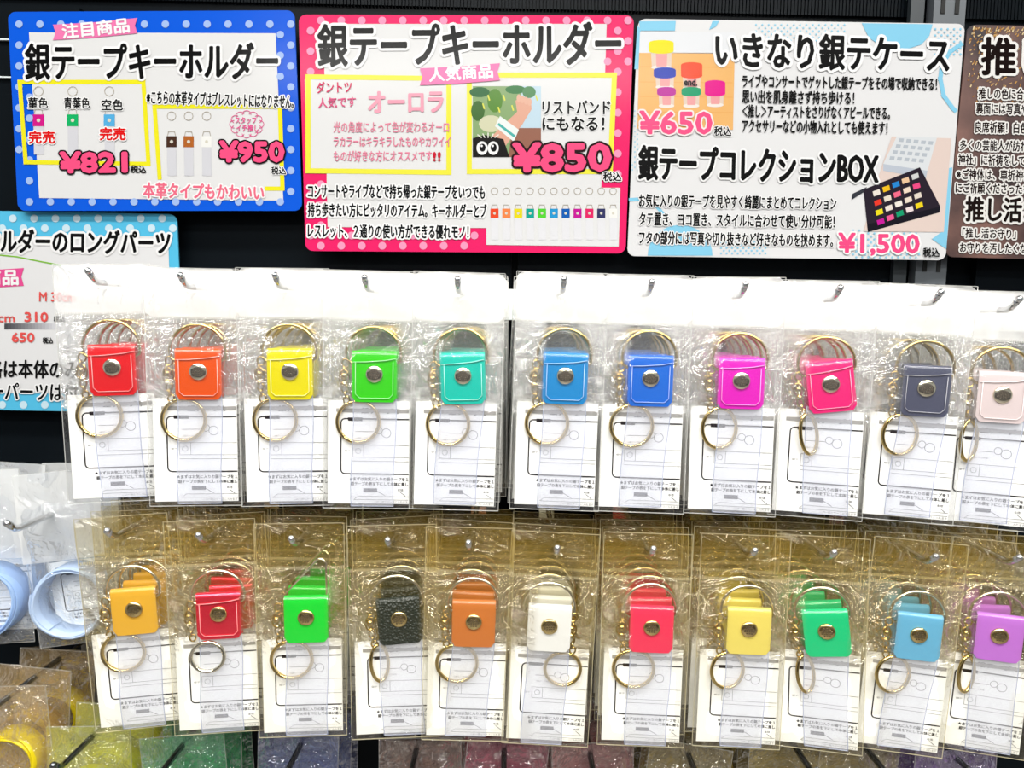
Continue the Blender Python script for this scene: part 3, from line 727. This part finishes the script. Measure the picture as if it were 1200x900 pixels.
# 4: dark sign at the right edge
def brown_face():
    m = mat('dark_brown_print', hexc('4a3430'), 0.35); nt = m.node_tree; N = nt.nodes.new
    tc = N('ShaderNodeTexCoord'); n = N('ShaderNodeTexNoise'); n.inputs['Scale'].default_value = 18; n.inputs['Detail'].default_value = 6
    r_ = N('ShaderNodeValToRGB'); r_.color_ramp.elements[0].color = (*hexc('241a1c'), 1); r_.color_ramp.elements[0].position = 0.35; r_.color_ramp.elements[1].color = (*hexc('6a4c44'), 1); r_.color_ramp.elements[1].position = 0.7
    nt.links.new(tc.outputs['Object'], n.inputs['Vector']); nt.links.new(n.outputs[0], r_.inputs[0]); nt.links.new(r_.outputs[0], nt.nodes['Principled BSDF'].inputs['Base Color'])
    return m
S = Sign('notice_sign', 'dark brown laminated sign with gold flecks and white-edged text at the right edge', [(1134, 29), (1500, 35), (1470, 310), (1108, 301)], SY, brown_face())
mb = MB(); rg = random.Random(3)
for i in range(260):
    x = 1134 + rg.random() ** 1.2 * 90; y = 34 + rg.random() ** 2.2 * 90
    if not (S.inside(x - 3, y - 3) and S.inside(x + 3, y + 3)): continue
    a = rg.uniform(0.3, 1.4); l = rg.uniform(1, 3.4); S.line(mb, [(x, y), (x + l * math.cos(a), y - l * math.sin(a))], rg.uniform(0.7, 1.5), rg.choice(['d8b078', 'c89858', 'f0d8a8', 'a87848']), 0.5)
S.part('gold_fleck_print', mb)
O = 'f4f2ee'
S.text('推し活グッズ', 1151, 66, 1400, 71, 43, '1c1210', 7, 1.3, 3.2, O)
for t, x, y, n, h in (('推しの色に合わせて', 1147, 109.5, 9, 13), ('裏面には写真や名前', 1144, 127, 9, 13), ('良席祈願！白色の', 1143, 149, 8, 13), ('多くの芸能人が訪れる', 1125, 170, 10, 12.5), ('神社」に祈祷をして頂いた', 1123, 187, 12, 12.5), ('※ご神体は、車折神社', 1121, 204, 10, 12.5), ('にご祈願くださったもので', 1120, 220, 12, 12.5), ('「推し活お守り」（別売', 1128, 273, 11, 11.5), ('お守りを汚したくない方', 1125, 290, 11, 11.5)):
    S.text(t, x, y, x + n * 8.7, y + n * 8.7 * .02, h, '241816', 6, 0.3, 1.6, O)
S.text('推し活お守り', 1132, 245, 1260, 248, 28, '1c1210', 7, 0.9, 2.6, O)

# 5: cyan sign at the left
S = Sign('price_sign', 'laminated sign with sky blue polka dot border behind the red keychains, 310 and 650 yen', [(-170, 244), (207, 251), (217, 484), (-160, 478)], 0.672, ink('5cc8f0'))
mb = MB(); S.poly(mb, [(-150, 277), (197, 277), (203, 462), (-150, 460)], 'ededee', 0); S.part('white_panel_print', mb)
S.dots(-160, 256, 214, 484, 25, 4.6, 'd4effb', 0.5, lambda x, y: x < 203 and 273 < y < 465, row=0.46)
S.text('銀テープキーホルダーのロングパーツ', -140, 281, 199, 285, 27, '141414', 7, 0.9, 2.6)
mb = MB(); S.line(mb, [(-20, 297), (20, 301), (50, 307), (72, 311)], 1.6, '86c83c', 2); S.part('green_line_print', mb)
ribbon(S, -70, 318, 28, 314, 21, 'f0559c', 3); S.text('人気商品', -60, 327, 21, 325, 18, 'ffffff', 6, 0.7, name='ribbon_lettering')
S.text('M 30cm', 46, 347, 88, 348, 14, 'ee5c58', 7, 0.3); S.text('50cm', -20, 372, 17, 372, 13, 'ee5c58', 7, 0.3); S.text('310', 29, 371, 56, 371, 14.5, 'ee5c58', 7, 0.5); S.text('650', 14, 395, 40, 395, 14.5, 'ee5c58', 7, 0.5)
S.text('税込', 63, 374, 76, 374, 7, '181818', 7, 0.3); S.text('税込', 50, 399, 62, 399, 7, '181818', 7, 0.3)
mb = MB()
for i in range(16): 
    g = 0x50 + i * 10; S.poly(mb, [(5 + i * 4, 379), (9.2 + i * 4, 379), (9.2 + i * 4, 386), (5 + i * 4, 386)], '%02x%02x%02x' % (g, g, g + 5), 2)
S.part('grey_strip_print', mb)
S.text('価格は本体のみの価格', -33, 432, 147, 434, 21, '1a1a1a', 7, 0.5); S.text('キーパーツは付いて', -28, 458, 125, 461, 21, '1a1a1a', 7, 0.5, 1.5)

# ---------------- strap roll packs (long parts, and the bottom row) ----------------
def coil_mesh(m, m2, seed, r0=0.025, width=0.017, turns=3.2):
    mb = MB(); n = int(turns * 26); rg = random.Random(seed); rows_o = []
    ph = rg.uniform(0, 6)
    for i in range(n + 1):
        t = i / n; a = ph + 2 * math.pi * turns * t; r = r0 - 0.0022 * turns * t * 0.55
        rx = r * (1 + 0.05 * math.sin(2 * a)); yo = 0.0015 * math.sin(a * 1.3 + seed)
        c, s_ = math.cos(a), math.sin(a)
        rows_o.append([(rx * c, yo - width / 2, r * s_), (rx * c * 0.995, yo, r * s_ * 0.995), (rx * c, yo + width / 2, r * s_), ((rx - .0011) * c, yo + width / 2, (r - .0011) * s_), ((rx - .0011) * c, yo - width / 2, (r - .0011) * s_)])
    mb.grid(rows_o, m, wrap=True)
    return mb.mesh('rolled_strap')
def wide_bag(seed, m, hw, zt_, zb_, thick):
    mb = MB()
    for side in (-1, 1):
        rows = []
        for i in range(25):
            z = zt_ + (zb_ - zt_) * i / 24; row = []
            for j in range(15):
                x = hw * (2 * j / 14 - 1)
                e = max(0, 1 - (abs(x) / hw) ** 3); b = max(0, math.sin(math.pi * min(1, max(0, (zt_ - 0.02 - z) / (zt_ - 0.02 - zb_)))) ) ** 0.5
                wv = noise.noise(Vector((x * 45 + seed * 6, z * 40, seed * 2.3))) * 0.005 + noise.noise(Vector((x * 120 + seed, z * 110, seed * 5.3))) * 0.0022
                row.append((x, side * (0.0008 + thick * e * b) + wv * (0.25 + 0.75 * e), z + 0.002 * noise.noise(Vector((x * 30, seed, side)))))
            rows.append(row)
        mb.grid(rows, m)
    return mb.mesh('bag')
def wide_edge(m, hw, zt_, zb_):
    mb = MB()
    for s in (-1, 1): mb.box((s * hw, 0, (zt_ + zb_) / 2), (0.0005, 0.0005, zt_ - zb_), m)
    for z in (zb_, zt_): mb.box((0, 0, z), (2 * hw, 0.0005, 0.0005), m)
    return mb.mesh('welded_edge')
WE = {}
def roll_pack(loc, hexs, label, group, seed, tilt, yaw, filmm, hw=0.036, drop=0.078, jelly=True, zt_=0.014, roll=True, r0=0.025, cw=0.017, hdr=0, card=1):
    o = thing('strap_roll_pack', label, 'strap roll', loc, group); o.rotation_euler = (0, R(tilt), R(yaw))
    zb_ = -drop - r0 - 0.008
    b = link('bag', wide_bag(seed, filmm, hw, zt_, zb_, 0.010), o)
    if hdr:
        mb = MB(); mb.grid([[(hw * (j / 5 - 1), -0.004 * i / 8 - 0.0012 + 0.0015 * noise.noise(Vector((j * .5, i * .5, seed))), zt_ - 0.074 * i / 8) for j in range(11)] for i in range(9)], HEAD1)  # header sheet whitened by the glare painted into its film
        link('hang_header', mb.mesh('hang_header'), b)
    k = (hw, zb_)
    if k not in WE: WE[k] = wide_edge(film('soft_seal', (0.95, 0.95, 0.93), (0.95, 0.95, 0.92), 0.2), hw, zt_, zb_)
    link('welded_edge', WE[k], b)
    c = coil_mesh(film('roll_' + hexs, tuple(0.25 + 0.7 * x for x in hexc(hexs)), hexc(hexs), 0.55 if jelly else 0.8, rough=0.2, gloss=0.1, bscale=60, bstr=0.3), None, seed, r0, cw)
    cc = link('rolled_strap', c, o); cc.location = (0, -0.001, -drop)
    if card: c = link('insert_card', CARDM, o); c.location = (0.004, 0.008, 0.094 - drop); c.scale = (0.9, 1, 0.8); link('card_print', PRINTM, c)
    return o
FB = film('pale_bag_film', (0.97, 0.98, 0.99), (0.93, 0.95, 0.98), 0.08, 0.07, 0.03, 45, 0.5)
x, z = hook(8, 613, 'chrome display hook holding the pale blue strap rolls at left', 'hooks of the long strap rolls', CHROME, 0.0026, 0.545)
for i, y in enumerate((0.604, 0.638)):
    roll_pack((x + (0.005, 0.003)[i], y, z - 0.001), 'd4e6fc', 'bagged pale blue strap roll left of the gold keychains, %s on its hook' % ('frontmost', 'rearmost')[i], 'pale blue strap rolls on the right hook', 40 + i, (-7, -2)[i], (4, -3)[i], FB, 0.034, 0.073, zt_=0.036, jelly=False, r0=0.031, cw=0.024, hdr=1)
x, z = hook(-75, 605, 'chrome display hook at the left frame edge holding blue strap rolls', 'hooks of the long strap rolls', CHROME, 0.0026, 0.56)
for i, y in enumerate((0.602, 0.636)):
    roll_pack((x + 0.004, y, z - 0.001), 'b8d6fa', 'bagged blue strap roll cut by the left frame edge, %s on its hook' % ('frontmost', 'rearmost')[i], 'blue strap rolls at the left edge', 50 + i, (-3, 2, -2)[i], (3, -3, 2)[i], FB, 0.034, 0.073, zt_=0.036, jelly=False, r0=0.031, cw=0.024, hdr=1)

ROW3 = [(-45, 846, 'f4e020', 'tan yellow', 'c8a050'), (62, 897, 'e8e418', 'lemon yellow', 'dfe040'), (178, 908, '18c850', 'bright green', '28b070'), (330, 906, '8c9cc0', 'grey blue', '4858a0'),
        (478, 912, 'a88070', 'dusty brown', '805848'), (590, 915, 'd04870', 'raspberry', 'a83058'), (700, 918, 'c08080', 'dusky rose', 'a86060'), (826, 920, 'a89030', 'olive gold', '988028'), (958, 903, 'c8b060', 'straw gold', 'b09840'), (1050, 908, 'b8a058', 'antique gold', 'a08838'), (1170, 925, '9068b0', 'violet', '7850a0')]
for c, (hx, hy, col, wd, col2) in enumerate(ROW3):
    x, z = hook(hx, hy, 'dark hook of the bottom row holding the %s strap rolls' % wd, 'hooks of the bottom row', BLACKCHROME, 0.0024, 0.522)
    rg = random.Random(c + 99); y = 0.572
    for i in range(3):
        roll_pack((x + rg.uniform(-.003, .003), y, z - 0.001), (col, col2)[i % 2], 'bagged %s strap roll, %s on its bottom row hook' % (wd, ('frontmost', 'middle', 'rearmost')[i]),
                  '%s strap rolls in the bottom row' % wd, 60 + c * 5 + i, rg.uniform(-7, 7), rg.uniform(-5, 5), film('bag_film_' + col2, (0.93, 0.93, 0.90), tuple(0.15 + 0.85 * q for q in hexc(col2)), 0.20, 0.06, 0.08, 38, 1.3), 0.033, 0.050, zt_=0.010, jelly=False, card=0)
        y += 0.033
